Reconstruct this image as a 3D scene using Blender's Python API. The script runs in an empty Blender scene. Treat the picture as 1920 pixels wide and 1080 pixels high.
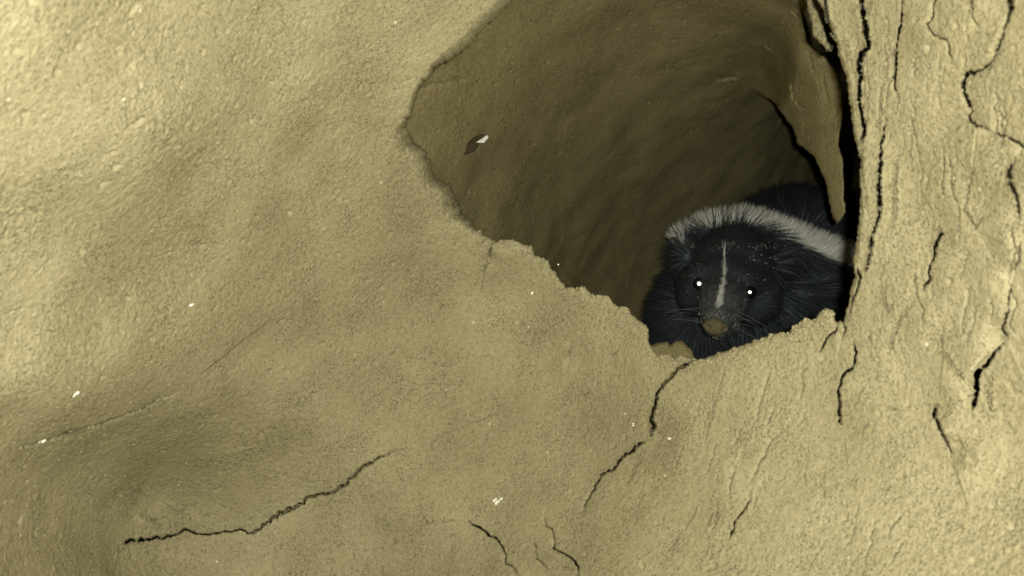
import bpy, bmesh, math, random
import numpy as np
from mathutils import Vector, Matrix
from mathutils.bvhtree import BVHTree

random.seed(7)
rng = np.random.default_rng(7)
scene = bpy.context.scene
C = scene.collection

# ------------------------------------------------------------------ camera
F = 1507.0            # focal length in pixels of a 1920 wide picture
CAMZ = 0.25
cam_data = bpy.data.cameras.new('camera')
cam_data.sensor_width = 36.0
cam_data.lens = 36.0 * F / 1920.0
cam_data.clip_start = 0.005
cam_data.clip_end = 200.0
cam_data.dof.use_dof = True
cam_data.dof.focus_distance = 0.50
cam_data.dof.aperture_fstop = 24.0
cam = bpy.data.objects.new('camera', cam_data)
cam.location = (0, 0, CAMZ)
cam.rotation_euler = (math.radians(90), 0, 0)
C.objects.link(cam)
scene.camera = cam

# ------------------------------------------------------------------ world: night, only a trace of sky reaches the burrow mouth
world = bpy.data.worlds.new('World')
scene.world = world
world.use_nodes = True
wn = world.node_tree
wn.nodes.clear()
w_out = wn.nodes.new('ShaderNodeOutputWorld')
w_bg = wn.nodes.new('ShaderNodeBackground')
w_sky = wn.nodes.new('ShaderNodeTexSky')
w_sky.sky_type = 'NISHITA'
w_sky.sun_disc = False
w_sky.sun_elevation = math.radians(1.0)
w_bg.inputs['Strength'].default_value = 0.0008
wn.links.new(w_sky.outputs[0], w_bg.inputs['Color'])
wn.links.new(w_bg.outputs[0], w_out.inputs['Surface'])

# ------------------------------------------------------------------ the hand torch held just right of the lens
ld = bpy.data.lights.new('torch', 'SPOT')
ld.energy = 7.1
ld.color = (1.0, 0.99, 0.935)
ld.shadow_soft_size = 0.003
ld.spot_size = math.radians(165)
ld.spot_blend = 0.5
torch = bpy.data.objects.new('torch', ld)
torch.location = (0.0085, -0.004, CAMZ + 0.006)
torch.rotation_euler = (math.radians(90), 0, math.radians(0))
C.objects.link(torch)

scene.view_settings.view_transform = 'Standard'
scene.view_settings.look = 'None'
scene.view_settings.exposure = 0.0
scene.view_settings.gamma = 1.0
scene.view_settings.use_curve_mapping = False
scene.cycles.max_bounces = 6
scene.cycles.diffuse_bounces = 3

# ================================================================== helpers
def P(px, py, d):
    """point seen at pixel (px, py) of the 1920 x 1080 picture, d metres in front of the lens"""
    return Vector(((px - 960) / F * d, d, CAMZ + (540 - py) / F * d))

def ss(a, b, x):
    t = np.clip((x - a) / (b - a), 0, 1)
    return t * t * (3 - 2 * t)

def _hash(ix, iy, iz, seed):
    h = (ix.astype(np.uint32) * np.uint32(374761393) + iy.astype(np.uint32) * np.uint32(668265263)
         + iz.astype(np.uint32) * np.uint32(2246822519) + np.uint32(seed * 3266489917 & 0xffffffff))
    h = (h ^ (h >> np.uint32(13))) * np.uint32(1274126177)
    h = h ^ (h >> np.uint32(16))
    return h

def vnoise(p, seed=0):
    """gradient-like value noise in [-1, 1], p (n,3)"""
    i = np.floor(p).astype(np.int64)
    f = p - i
    u = f * f * f * (f * (f * 6 - 15) + 10)
    res = np.zeros(len(p))
    for dx in (0, 1):
        wx = u[:, 0] if dx else 1 - u[:, 0]
        for dy in (0, 1):
            wy = u[:, 1] if dy else 1 - u[:, 1]
            for dz in (0, 1):
                wz = u[:, 2] if dz else 1 - u[:, 2]
                h = _hash(i[:, 0] + dx, i[:, 1] + dy, i[:, 2] + dz, seed)
                gx = (h & np.uint32(1023)).astype(np.float64) / 511.5 - 1
                gy = ((h >> np.uint32(10)) & np.uint32(1023)).astype(np.float64) / 511.5 - 1
                gz = ((h >> np.uint32(20)) & np.uint32(1023)).astype(np.float64) / 511.5 - 1
                res += wx * wy * wz * (gx * (f[:, 0] - dx) + gy * (f[:, 1] - dy) + gz * (f[:, 2] - dz))
    return res * 1.2

def seg_dist(X, Y, pts):
    """distance, signed side and arc position of points to a polyline"""
    best = np.full(X.shape, 1e9)
    side = np.zeros(X.shape)
    arc = np.zeros(X.shape)
    acc = 0.0
    for (x0, y0), (x1, y1) in zip(pts[:-1], pts[1:]):
        dx, dy = x1 - x0, y1 - y0
        L2 = dx * dx + dy * dy + 1e-9
        L = math.sqrt(L2)
        t = np.clip(((X - x0) * dx + (Y - y0) * dy) / L2, 0, 1)
        ex, ey = X - (x0 + t * dx), Y - (y0 + t * dy)
        d = np.sqrt(ex * ex + ey * ey)
        m = d < best
        best = np.where(m, d, best)
        side = np.where(m, np.sign(dx * ey - dy * ex), side)
        arc = np.where(m, acc + t * L, arc)
        acc += L
    return best, side, arc, acc

def jag(pts, step=7.0, amp=2.5, seed=0, closed=False):
    """a polyline cut into short pieces and shaken sideways"""
    r = random.Random(seed)
    if closed:
        pts = list(pts) + [pts[0]]
    out = []
    ph = [r.uniform(0, 99) for _ in range(4)]
    acc = 0.0
    for (x0, y0), (x1, y1) in zip(pts[:-1], pts[1:]):
        L = math.hypot(x1 - x0, y1 - y0)
        n = max(1, int(L / step))
        nx, ny = -(y1 - y0) / (L + 1e-9), (x1 - x0) / (L + 1e-9)
        for k in range(n):
            t = k / n
            o = amp * (0.55 * math.sin(acc / 31 + ph[0]) + 0.5 * math.sin(acc / 13.3 + ph[1]) + r.uniform(-0.8, 0.8))
            if acc == 0 and not closed:
                o = 0
            out.append((x0 + (x1 - x0) * t + nx * o, y0 + (y1 - y0) * t + ny * o))
            acc += L / n
    if not closed:
        out.append(pts[-1])
    return out

def inside_poly(X, Y, pts):
    ins = np.zeros(X.shape, bool)
    n = len(pts)
    for k in range(n):
        x0, y0 = pts[k]
        x1, y1 = pts[(k + 1) % n]
        c = ((y0 > Y) != (y1 > Y))
        xi = (x1 - x0) * (Y - y0) / ((y1 - y0) if y1 != y0 else 1e-9) + x0
        ins ^= c & (X < xi)
    return ins

def tps(ctrl, X, Y, lam=1e-4):
    """smooth thin-plate surface through (x, y, value) control points"""
    c = np.array(ctrl, float)
    xy = c[:, :2] / 1000.0
    n = len(c)
    r2 = ((xy[:, None] - xy[None]) ** 2).sum(-1)
    K = np.where(r2 > 0, 0.5 * r2 * np.log(r2 + 1e-20), 0) + lam * np.eye(n)
    Pm = np.hstack([np.ones((n, 1)), xy])
    A = np.zeros((n + 3, n + 3))
    A[:n, :n] = K; A[:n, n:] = Pm; A[n:, :n] = Pm.T
    b = np.zeros(n + 3); b[:n] = c[:, 2]
    s = np.linalg.solve(A, b)
    out = s[n] + s[n + 1] * X / 1000 + s[n + 2] * Y / 1000
    for k in range(n):
        q = (X / 1000 - xy[k, 0]) ** 2 + (Y / 1000 - xy[k, 1]) ** 2
        out += s[k] * 0.5 * q * np.log(q + 1e-20)
    return out

def mesh_from_arrays(name, V, quads, tris=None):
    me = bpy.data.meshes.new(name)
    nq = len(quads); nt = 0 if tris is None else len(tris)
    me.vertices.add(len(V))
    me.vertices.foreach_set('co', np.ascontiguousarray(V, dtype=np.float32).ravel())
    loops = np.asarray(quads, dtype=np.int32).ravel()
    starts = np.arange(nq, dtype=np.int32) * 4
    if nt:
        loops = np.concatenate([loops, np.asarray(tris, dtype=np.int32).ravel()])
        starts = np.concatenate([starts, nq * 4 + np.arange(nt, dtype=np.int32) * 3])
    me.loops.add(len(loops))
    me.loops.foreach_set('vertex_index', loops)
    me.polygons.add(nq + nt)
    me.polygons.foreach_set('loop_start', starts)
    me.update(calc_edges=True)
    me.validate()
    me.polygons.foreach_set('use_smooth', np.ones(len(me.polygons), dtype=bool))
    return me

def link(name, me, mat=None, parent=None, label=None, cat=None, group=None, kind=None):
    o = bpy.data.objects.new(name, me)
    C.objects.link(o)
    if mat is not None:
        me.materials.clear(); me.materials.append(mat)
    if parent is not None:
        o.parent = parent
        o.matrix_parent_inverse = parent.matrix_world.inverted()
    if label: o['label'] = label
    if cat: o['category'] = cat
    if group: o['group'] = group
    if kind: o['kind'] = kind
    return o

# ================================================================== materials
def new_mat(name):
    m = bpy.data.materials.new(name)
    m.use_nodes = True
    nt = m.node_tree
    return m, nt, nt.nodes['Principled BSDF']

def earth_mat(name, dark, mid, light, bump=0.7):
    m, nt, b = new_mat(name)
    N, Lk = nt.nodes, nt.links
    tc = N.new('ShaderNodeTexCoord')
    n1 = N.new('ShaderNodeTexNoise'); n1.inputs['Scale'].default_value = 26; n1.inputs['Detail'].default_value = 6
    n2 = N.new('ShaderNodeTexNoise'); n2.inputs['Scale'].default_value = 420; n2.inputs['Detail'].default_value = 5; n2.inputs['Roughness'].default_value = 0.7
    n3 = N.new('ShaderNodeTexNoise'); n3.inputs['Scale'].default_value = 1500; n3.inputs['Detail'].default_value = 3
    for n in (n1, n2, n3):
        Lk.new(tc.outputs['Object'], n.inputs['Vector'])
    r1 = N.new('ShaderNodeValToRGB')
    r1.color_ramp.elements[0].position = 0.33; r1.color_ramp.elements[0].color = (*dark, 1)
    r1.color_ramp.elements[1].position = 0.67; r1.color_ramp.elements[1].color = (*light, 1)
    e = r1.color_ramp.elements.new(0.5); e.color = (*mid, 1)
    mx = N.new('ShaderNodeMath'); mx.operation = 'MULTIPLY_ADD'
    mx.inputs[1].default_value = 0.55
    Lk.new(n2.outputs['Fac'], mx.inputs[0])
    ad = N.new('ShaderNodeMath'); ad.operation = 'MULTIPLY'; ad.inputs[1].default_value = 0.45
    Lk.new(n1.outputs['Fac'], ad.inputs[0]); Lk.new(ad.outputs[0], mx.inputs[2])
    Lk.new(mx.outputs[0], r1.inputs['Fac'])
    # painted dark specks: soil grains and shade of tiny pits, thicker in some patches
    n4 = N.new('ShaderNodeTexNoise'); n4.inputs['Scale'].default_value = 950; n4.inputs['Detail'].default_value = 4; n4.inputs['Roughness'].default_value = 0.75
    Lk.new(tc.outputs['Object'], n4.inputs['Vector'])
    n5 = N.new('ShaderNodeTexNoise'); n5.inputs['Scale'].default_value = 55; n5.inputs['Detail'].default_value = 3
    Lk.new(tc.outputs['Object'], n5.inputs['Vector'])
    sb = N.new('ShaderNodeMath'); sb.operation = 'MULTIPLY_ADD'; sb.inputs[1].default_value = -0.20
    Lk.new(n5.outputs['Fac'], sb.inputs[0]); Lk.new(n4.outputs['Fac'], sb.inputs[2])
    r2 = N.new('ShaderNodeValToRGB')
    r2.color_ramp.elements[0].position = 0.255; r2.color_ramp.elements[0].color = (0.46, 0.46, 0.46, 1)
    r2.color_ramp.elements[1].position = 0.385; r2.color_ramp.elements[1].color = (1, 1, 1, 1)
    Lk.new(sb.outputs[0], r2.inputs['Fac'])
    ml = N.new('ShaderNodeMix'); ml.data_type = 'RGBA'; ml.blend_type = 'MULTIPLY'; ml.inputs[0].default_value = 1.0
    Lk.new(r1.outputs['Color'], ml.inputs[6]); Lk.new(r2.outputs['Color'], ml.inputs[7])
    # pale mineral grains
    vo = N.new('ShaderNodeTexVoronoi'); vo.inputs['Scale'].default_value = 330; vo.inputs['Randomness'].default_value = 1
    Lk.new(tc.outputs['Object'], vo.inputs['Vector'])
    wn_ = N.new('ShaderNodeMath'); wn_.operation = 'GREATER_THAN'; wn_.inputs[1].default_value = 0.993
    sp = N.new('ShaderNodeSeparateColor'); Lk.new(vo.outputs['Color'], sp.inputs[0]); Lk.new(sp.outputs[0], wn_.inputs[0])
    ds = N.new('ShaderNodeMath'); ds.operation = 'LESS_THAN'; ds.inputs[1].default_value = 0.22
    Lk.new(vo.outputs['Distance'], ds.inputs[0])
    an = N.new('ShaderNodeMath'); an.operation = 'MULTIPLY'; Lk.new(wn_.outputs[0], an.inputs[0]); Lk.new(ds.outputs[0], an.inputs[1])
    mixc = N.new('ShaderNodeMix'); mixc.data_type = 'RGBA'
    Lk.new(an.outputs[0], mixc.inputs[0]); Lk.new(ml.outputs[2], mixc.inputs[6])
    mixc.inputs[7].default_value = (0.52, 0.48, 0.33, 1)
    Lk.new(mixc.outputs[2], b.inputs['Base Color'])
    b.inputs['Roughness'].default_value = 0.95
    b.inputs['Specular IOR Level'].default_value = 0.12
    bp = N.new('ShaderNodeBump'); bp.inputs['Strength'].default_value = bump; bp.inputs['Distance'].default_value = 0.0012
    sm = N.new('ShaderNodeMath'); sm.operation = 'MULTIPLY_ADD'; sm.inputs[1].default_value = 0.4
    Lk.new(n3.outputs['Fac'], sm.inputs[0]); Lk.new(n2.outputs['Fac'], sm.inputs[2])
    Lk.new(sm.outputs[0], bp.inputs['Height']); Lk.new(bp.outputs[0], b.inputs['Normal'])
    return m

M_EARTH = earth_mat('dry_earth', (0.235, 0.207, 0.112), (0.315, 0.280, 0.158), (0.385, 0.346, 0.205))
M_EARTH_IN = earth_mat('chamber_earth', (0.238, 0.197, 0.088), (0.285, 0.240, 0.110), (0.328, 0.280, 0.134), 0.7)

def plain(name, col, rough=0.6, spec=0.3, metal=0.0, var=0.0, scale=300):
    m, nt, b = new_mat(name)
    b.inputs['Base Color'].default_value = (*col, 1)
    b.inputs['Roughness'].default_value = rough
    b.inputs['Specular IOR Level'].default_value = spec
    b.inputs['Metallic'].default_value = metal
    if var:
        N, Lk = nt.nodes, nt.links
        tc = N.new('ShaderNodeTexCoord')
        n = N.new('ShaderNodeTexNoise'); n.inputs['Scale'].default_value = scale; n.inputs['Detail'].default_value = 4
        Lk.new(tc.outputs['Object'], n.inputs['Vector'])
        r = N.new('ShaderNodeValToRGB')
        r.color_ramp.elements[0].position = 0.3; r.color_ramp.elements[1].position = 0.7
        r.color_ramp.elements[0].color = (*[c * (1 - var) for c in col], 1)
        r.color_ramp.elements[1].color = (*[min(1, c * (1 + var)) for c in col], 1)
        Lk.new(n.outputs['Fac'], r.inputs['Fac']); Lk.new(r.outputs['Color'], b.inputs['Base Color'])
        bp = N.new('ShaderNodeBump'); bp.inputs['Strength'].default_value = 0.3; bp.inputs['Distance'].default_value = 0.0008
        Lk.new(n.outputs['Fac'], bp.inputs['Height']); Lk.new(bp.outputs[0], b.inputs['Normal'])
    return m

# ================================================================== the burrow wall round the camera
# visible outline of the hole into the den chamber
HOLE = [(1060, -200), (985, -30), (960, 8), (905, 60), (858, 100), (815, 128), (790, 160), (775, 195), (760, 235), (772, 262), (800, 285),
        (818, 330), (850, 350), (868, 398), (890, 430), (908, 446), (925, 452), (950, 450), (975, 455), (998, 463), (1000, 480),
        (1028, 488), (1036, 508), (1052, 528), (1060, 540), (1083, 541), (1098, 536), (1108, 552), (1140, 556), (1152, 572),
        (1175, 577), (1195, 602), (1212, 612), (1218, 640), (1222, 652), (1230, 664), (1240, 666), (1250, 661), (1264, 670), (1276, 664),
        (1290, 668), (1300, 672), (1306, 676), (1335, 668), (1370, 655), (1400, 648), (1430, 634), (1455, 624), (1478, 628), (1488, 618),
        (1500, 606), (1512, 596), (1528, 604), (1536, 590), (1548, 580), (1562, 582), (1569, 604), (1578, 600), (1582, 606),
        (1590, 580), (1594, 560), (1596, 540), (1604, 520), (1598, 496), (1603, 450), (1608, 400), (1613, 350), (1612, 300),
        (1603, 268), (1594, 232), (1590, 190), (1588, 160), (1578, 130), (1568, 104), (1566, 88), (1557, 66), (1549, 44),
        (1541, 22), (1529, 0), (1524, -40), (1515, -200)]
hole_j = jag(HOLE, 4.5, 2.1, 3, closed=True)
rj = random.Random(44)
hole_j = [(x + rj.gauss(0, 2.2), y + rj.gauss(0, 2.2)) if (x < 900 and y < 440) else (x, y) for x, y in hole_j]   # crumbly upper left edge

def axis(a, b, step, lo, hi):
    core = list(np.arange(a, b + 0.1, step))
    pre, s, x = [], step, a
    while x > lo:
        s *= 1.16; x -= s; pre.append(x)
    post, s, x = [], step, core[-1]
    while x < hi:
        s *= 1.16; x += s; post.append(x)
    return np.array(pre[::-1] + core + post)

gx = axis(-10, 1930, 1.75, -760, 2680)
gy = axis(-10, 1090, 1.75, -560, 1640)
X, Y = np.meshgrid(gx, gy)
NX, NY = len(gx), len(gy)

CTRL = [  # x, y, distance (m)
    (-700, -500, 0.100), (-700, 500, 0.110), (-700, 1500, 0.120), (0, -500, 0.140), (900, -500, 0.220), (1500, -500, 0.220), (2500, -500, 0.100), (2600, 500, 0.100), (2500, 1500, 0.120),
    (900, 1560, 0.200), (0, 1500, 0.170), (0, 0, 0.174), (0, 300, 0.204), (0, 600, 0.238), (300, 0, 0.222), (300, 300, 0.255), (330, 560, 0.314), (600, 0, 0.281),
    (600, 300, 0.338), (100, 760, 0.278), (300, 720, 0.328), (560, 560, 0.374), (780, 0, 0.310), (720, 250, 0.354), (750, 420, 0.395), (700, 650, 0.422), (860, 550, 0.438),
    (900, 430, 0.417), (1020, 500, 0.423), (1150, 600, 0.403), (1270, 690, 0.369), (950, 750, 0.440), (1100, 800, 0.405), (150, 880, 0.335), (400, 850, 0.398), (300, 960, 0.412),
    (600, 850, 0.428), (100, 1060, 0.328), (500, 1000, 0.436), (800, 900, 0.434), (700, 1080, 0.427), (1000, 1060, 0.375), (1200, 950, 0.353), (1300, 820, 0.349), (1400, 700, 0.337),
    (1550, 640, 0.306), (1500, 850, 0.303), (1400, 1060, 0.299), (1640, 560, 0.284), (1620, 300, 0.279), (1560, 40, 0.288), (1600, 0, 0.276), (1700, 300, 0.268), (1700, 0, 0.256),
    (1750, 560, 0.262), (1900, 0, 0.220), (1900, 300, 0.228), (1900, 560, 0.232), (1700, 800, 0.269), (1900, 850, 0.233), (1650, 1060, 0.258), (1900, 1080, 0.219)]
Z = tps(CTRL, X, Y, 2e-5)
Z = np.clip(Z, 0.06, 0.6)

CC = [  # depth of the den chamber
    (560, 300, 0.360), (700, 250, 0.409), (780, 240, 0.441), (880, 280, 0.489), (960, 300, 0.542), (900, 420, 0.539), (1000, 450, 0.617), (1100, 330, 0.643), (1200, 330, 0.698),
    (1300, 300, 0.731), (900, 100, 0.455), (1000, 150, 0.514), (960, 10, 0.451), (1100, 20, 0.503), (1100, 150, 0.561), (1250, 20, 0.536), (1250, 150, 0.609), (1400, 30, 0.535),
    (1400, 170, 0.666), (1450, 300, 0.831), (1450, 400, 0.900), (1520, 50, 0.520), (1560, 250, 0.920), (1560, 400, 1.050), (1750, 300, 1.000), (1750, 500, 1.020), (2050, 400, 0.900),
    (1700, 60, 0.620), (2000, 0, 0.500), (1200, 550, 0.809), (1350, 450, 0.852), (1050, 600, 0.701), (1000, 800, 0.600), (700, 600, 0.446), (560, 800, 0.360), (1400, -300, 0.360),
    (900, -300, 0.340), (600, -200, 0.300), (1900, -300, 0.380), (1300, 750, 0.800), (1600, 700, 0.950), (1900, 750, 0.900), (1300, 1000, 0.700), (1900, 1000, 0.700)]
d_h, _, _, _ = seg_dist(X, Y, hole_j + [hole_j[0]])
ins = inside_poly(X, Y, hole_j)
S = np.where(ins, -d_h, d_h)                         # > 0 on the wall, < 0 in the opening
Scut = S
# broken rim: rounded edge
soft = ss(330, 200, Y) * ss(1300, 1150, X)           # the upper left edge is worn round
soft2 = ss(225, 265, Y) * ss(450, 405, Y) * ss(960, 900, X)
rr = 8.0 + 16.0 * soft * ss(760, 960, X) + 26.0 * soft2
q = np.clip(1 - S / rr, 0, 1)
Z = Z + (0.004 + 0.010 * soft + 0.022 * soft2) * (1 - np.sqrt(1 - np.minimum(q, 0.995) ** 2))
# cracks: points, half width (px), depth (m), lift of one side (m), reach of lift (px), side, shake
CR = [
    ([(1306, 674), (1270, 692), (1248, 715), (1232, 738), (1226, 760), (1220, 785), (1228, 800), (1218, 822)], 3.4, .020, .005, 60, -1, 1.5),
    ([(1218, 822), (1196, 838), (1165, 856), (1150, 880), (1128, 890), (1116, 906), (1104, 935), (1094, 965)], 2.6, .008, .0015, 50, -1, 2.5),
    ([(1022, 972), (1026, 988), (1038, 994), (1042, 1012), (1038, 1030), (1056, 1040), (1078, 1052), (1084, 1062), (1086, 1085)], 3.0, .010, .001, 40, 1, 1.5),
    ([(876, 975), (890, 986), (902, 990), (914, 1005), (930, 1011), (942, 1026), (950, 1040), (948, 1056), (966, 1066), (976, 1082)], 2.6, .008, .0015, 40, 1, 1.5),
    ([(1002, 1012), (1006, 1030), (1008, 1046), (1018, 1054), (1028, 1066)], 2.0, .005, .001, 30, 1, 1.5),
    ([(215, 1052), (225, 1035), (245, 1010), (275, 1008), (310, 1008), (345, 992), (370, 1004), (400, 1002), (440, 992), (470, 1000), (500, 978), (545, 958), (560, 950), (580, 932), (615, 925), (640, 910), (665, 890), (690, 872), (720, 855), (755, 842)], 2.8, .008, .009, 120, 1, 3.0),
    ([(20, 832), (60, 834), (85, 826), (110, 818), (150, 808), (200, 790), (250, 770), (290, 755), (318, 745), (338, 730)], 2.2, .004, .010, 120, -1, 3.0),
    ([(205, 925), (230, 922), (262, 914), (290, 930)], 2.0, .003, .003, 60, 1, 3.0),
    ([(255, 965), (285, 972), (305, 975)], 2.0, .003, .003, 40, 1, 2.0),
    ([(915, 482), (918, 468), (924, 456), (944, 452)], 3.6, .012, .004, 50, 1, 1.2),
    ([(903, 462), (905, 452), (912, 448)], 2.4, .006, .000, 20, 1, 1.0),
    ([(915, 482), (912, 500), (905, 510)], 1.8, .004, .001, 20, 1, 1.0),
    ([(1072, 648), (1062, 662), (1066, 676)], 2.0, .004, .001, 20, 1, 1.5),
    ([(1408, 935), (1396, 955), (1380, 975), (1376, 990), (1366, 1012)], 3.2, .010, .002, 30, 1, 1.5),
    ([(1378, 880), (1370, 905), (1368, 928)], 2.2, .005, .001, 30, 1, 1.5),
    ([(1458, 820), (1440, 845), (1425, 870), (1410, 905)], 2.0, .004, .0015, 40, 1, 2.0),
    ([(1358, 690), (1345, 745), (1330, 790), (1320, 828)], 1.9, .004, .001, 30, 1, 1.2),
    ([(1442, 700), (1430, 745), (1420, 790)], 1.8, .003, .001, 30, 1, 1.2),
    ([(1545, 880), (1548, 910), (1544, 940)], 2.0, .003, .001, 30, 1, 1.5),
    ([(1572, 604), (1566, 622), (1552, 632), (1545, 645), (1536, 660)], 2.8, .010, .001, 20, 1, 1.2),
    ([(1582, 606), (1588, 618), (1580, 634)], 2.8, .008, .001, 20, 1, 1.0),
    ([(1602, 636), (1606, 660), (1600, 684), (1588, 696), (1578, 706), (1576, 724), (1570, 735), (1574, 765), (1578, 800)], 3.2, .010, .003, 50, -1, 2.0),
    ([(1592, 590), (1600, 560), (1606, 545), (1612, 520), (1604, 500)], 3.0, .010, .001, 20, 1, 1.0),
    ([(1543, -20), (1547, 18), (1552, 45), (1560, 65), (1566, 78)], 2.4, .008, .001, 20, 1, 1.0),
    ([(1613, -30), (1618, 20), (1622, 60), (1628, 90), (1614, 100), (1610, 130), (1614, 145), (1612, 180), (1615, 215), (1620, 240), (1616, 265), (1608, 285)], 3.6, .014, .002, 30, 1, 1.6),
    ([(1632, -20), (1630, 20), (1624, 40)], 2.2, .005, .001, 20, 1, 1.2),
    ([(1694, -20), (1690, 40), (1680, 90), (1678, 120), (1679, 160), (1688, 190)], 3.0, .008, .001, 30, 1, 1.5),
    ([(1655, 150), (1650, 200), (1650, 250)], 2.0, .004, .001, 30, 1, 1.5),
    ([(1660, 220), (1654, 270), (1650, 320), (1648, 370), (1645, 415), (1634, 450), (1630, 485), (1620, 525)], 2.8, .008, .001, 30, 1, 2.0),
    ([(1684, 290), (1678, 340), (1676, 400), (1668, 440)], 2.2, .005, .001, 30, 1, 2.0),
    ([(1585, 60), (1590, 100), (1594, 130)], 2.0, .004, .001, 20, 1, 1.5),
    ([(1758, -20), (1750, 30), (1740, 45), (1755, 65), (1775, 75), (1778, 100), (1788, 120)], 3.0, .007, .002, 40, 1, 2.0),
    ([(1818, -20), (1822, 30), (1838, 50)], 2.8, .006, .002, 40, 1, 2.0),
    ([(1888, -30), (1896, 20), (1884, 60), (1874, 95), (1862, 115), (1840, 128), (1812, 136), (1808, 165), (1816, 188), (1824, 205), (1822, 225), (1838, 236), (1862, 248)], 6.5, .014, .006, 90, 1, 2.5),
    ([(1862, 248), (1895, 262), (1925, 280)], 3.6, .008, .003, 60, 1, 2.0),
    ([(1902, 295), (1892, 320), (1894, 352), (1908, 375), (1914, 410)], 4.5, .009, .003, 60, 1, 2.0),
    ([(1914, 455), (1910, 490), (1904, 510)], 4.5, .010, .003, 60, 1, 1.5),
    ([(1900, 530), (1892, 560), (1890, 590), (1880, 615), (1888, 635)], 4.5, .010, .003, 60, 1, 2.0),
    ([(1886, 640), (1860, 672), (1830, 702), (1832, 730), (1824, 760), (1822, 780)], 4.5, .009, .004, 60, 1, 2.0),
    ([(1758, 420), (1768, 440), (1755, 460), (1750, 485), (1742, 500), (1744, 522), (1728, 545)], 3.4, .009, .003, 50, -1, 2.0),
    ([(1820, 330), (1815, 370), (1810, 395), (1830, 430), (1845, 400)], 2.6, .005, .002, 50, 1, 2.0),
    ([(1755, 755), (1752, 780), (1762, 800), (1776, 830), (1784, 855)], 4.6, .010, .004, 60, -1, 1.5),
    ([(1762, 628), (1768, 655), (1790, 690), (1806, 720)], 2.8, .004, .002, 50, 1, 2.0),
    ([(1690, 590), (1680, 620), (1672, 640), (1674, 668)], 2.4, .004, .001, 40, 1, 2.0),
    ([(1660, 762), (1672, 764), (1682, 766)], 3.0, .004, .001, 30, 1, 2.0),
    ([(800, 160), (830, 155), (858, 140), (870, 150)], 2.2, .005, .002, 40, 1, 2.0),
]
r = random.Random(21)
for k in range(46):      # fine upright checks of the right-hand wall
    x, y = r.uniform(1610, 1915), r.uniform(-10, 760)
    n = r.randint(3, 7); pts = []
    for j in range(n):
        pts.append((x, y)); x += r.uniform(-9, 8); y += r.uniform(14, 30)
    CR.append((pts, r.uniform(1.6, 2.4), r.uniform(.0012, .0045), 0, 30, r.choice((-1, 1)), 2.5))
for k in range(40):      # and slanting ones on the bank below the hole
    x, y = r.uniform(1200, 1700), r.uniform(660, 1070)
    n = r.randint(2, 5); pts = []
    for j in range(n):
        pts.append((x, y)); x += r.uniform(-12, 3); y += r.uniform(8, 20)
    CR.append((pts, r.uniform(1.6, 2.2), r.uniform(.001, .0035), 0, 25, r.choice((-1, 1)), 2.0))
for k in range(60):      # hair cracks of the floor and the left wall
    x, y = r.uniform(0, 1200), r.uniform(480, 1070)
    n = r.randint(2, 4); pts = []
    for j in range(n):
        pts.append((x, y)); x += r.uniform(-8, 16); y += r.uniform(-9, 9)
    CR.append((pts, r.uniform(1.6, 2.0), r.uniform(.0008, .0025), 0, 20, r.choice((-1, 1)), 2.0))

def carve(Xg, Yg, Zg, gxx, gyy, cracks, seed0=100):
    D = np.zeros_like(Zg); Lf = np.zeros_like(Zg); Op = np.zeros_like(Zg)
    for k, (pts, hw, dep, lift, reach, side, amp) in enumerate(cracks):
        jp = jag(pts, 4.5, amp * 1.25, seed0 + k)
        ax = [p[0] for p in jp]; ay = [p[1] for p in jp]
        mrg = max(hw * 2, reach * 2.2)
        i0, i1 = np.searchsorted(gxx, min(ax) - mrg), np.searchsorted(gxx, max(ax) + mrg)
        j0, j1 = np.searchsorted(gyy, min(ay) - mrg), np.searchsorted(gyy, max(ay) + mrg)
        if i1 <= i0 or j1 <= j0:
            continue
        sl = (slice(j0, j1), slice(i0, i1))
        d, sd, arc, tot = seg_dist(Xg[sl], Yg[sl], jp)
        end = np.clip(np.minimum(arc, tot - arc) / (0.12 * tot + 6), 0.12, 1)
        ph = (k * 1.7) % 6.28
        q1 = np.stack([arc / 9.0, np.full(arc.shape, k * 3.17), np.zeros(arc.shape)], -1).reshape(-1, 3)
        wob = 0.80 + (0.75 * vnoise(q1, 5) + 0.45 * vnoise(q1 * 2.7, 6)).reshape(arc.shape)
        h = hw * (0.55 + 0.45 * end) * np.clip(wob, 0.45, 1.05)
        prof = ss(0, 1, np.clip(1.45 * (1 - d / np.maximum(h, 1.9)), 0, 1))
        D[sl] = np.maximum(D[sl], dep * end * np.clip(wob, 0.3, 1.2) * prof)
        if dep >= .011:
            Op[sl] = np.maximum(Op[sl], np.where(wob * end > .45, prof, 0))
        if lift:
            d0, sd0, arc0, tot0 = seg_dist(Xg[sl], Yg[sl], pts)
            m = (sd0 == side)
            Lf[sl] += np.where(m, lift * ss(0.05 * tot0, 0.5 * tot0, np.hypot(Xg[sl] - pts[0][0], Yg[sl] - pts[0][1])) * ss(0.05 * tot0, 0.5 * tot0, np.hypot(Xg[sl] - pts[-1][0], Yg[sl] - pts[-1][1])) * ss(reach * 2.0, 0, d) * (1 - prof), 0)
    carve.open = Op
    return Zg + D - Lf

CR = [(p_, h_ * (1.08 if d_ >= .007 else 1), (max(d_ * 1.6, .012) if d_ >= .007 else d_ * 1.1), l_, r_, s_, a_) for (p_, h_, d_, l_, r_, s_, a_) in CR]
Z = carve(X, Y, Z, gx, gy, CR)
OPEN = carve.open

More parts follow.
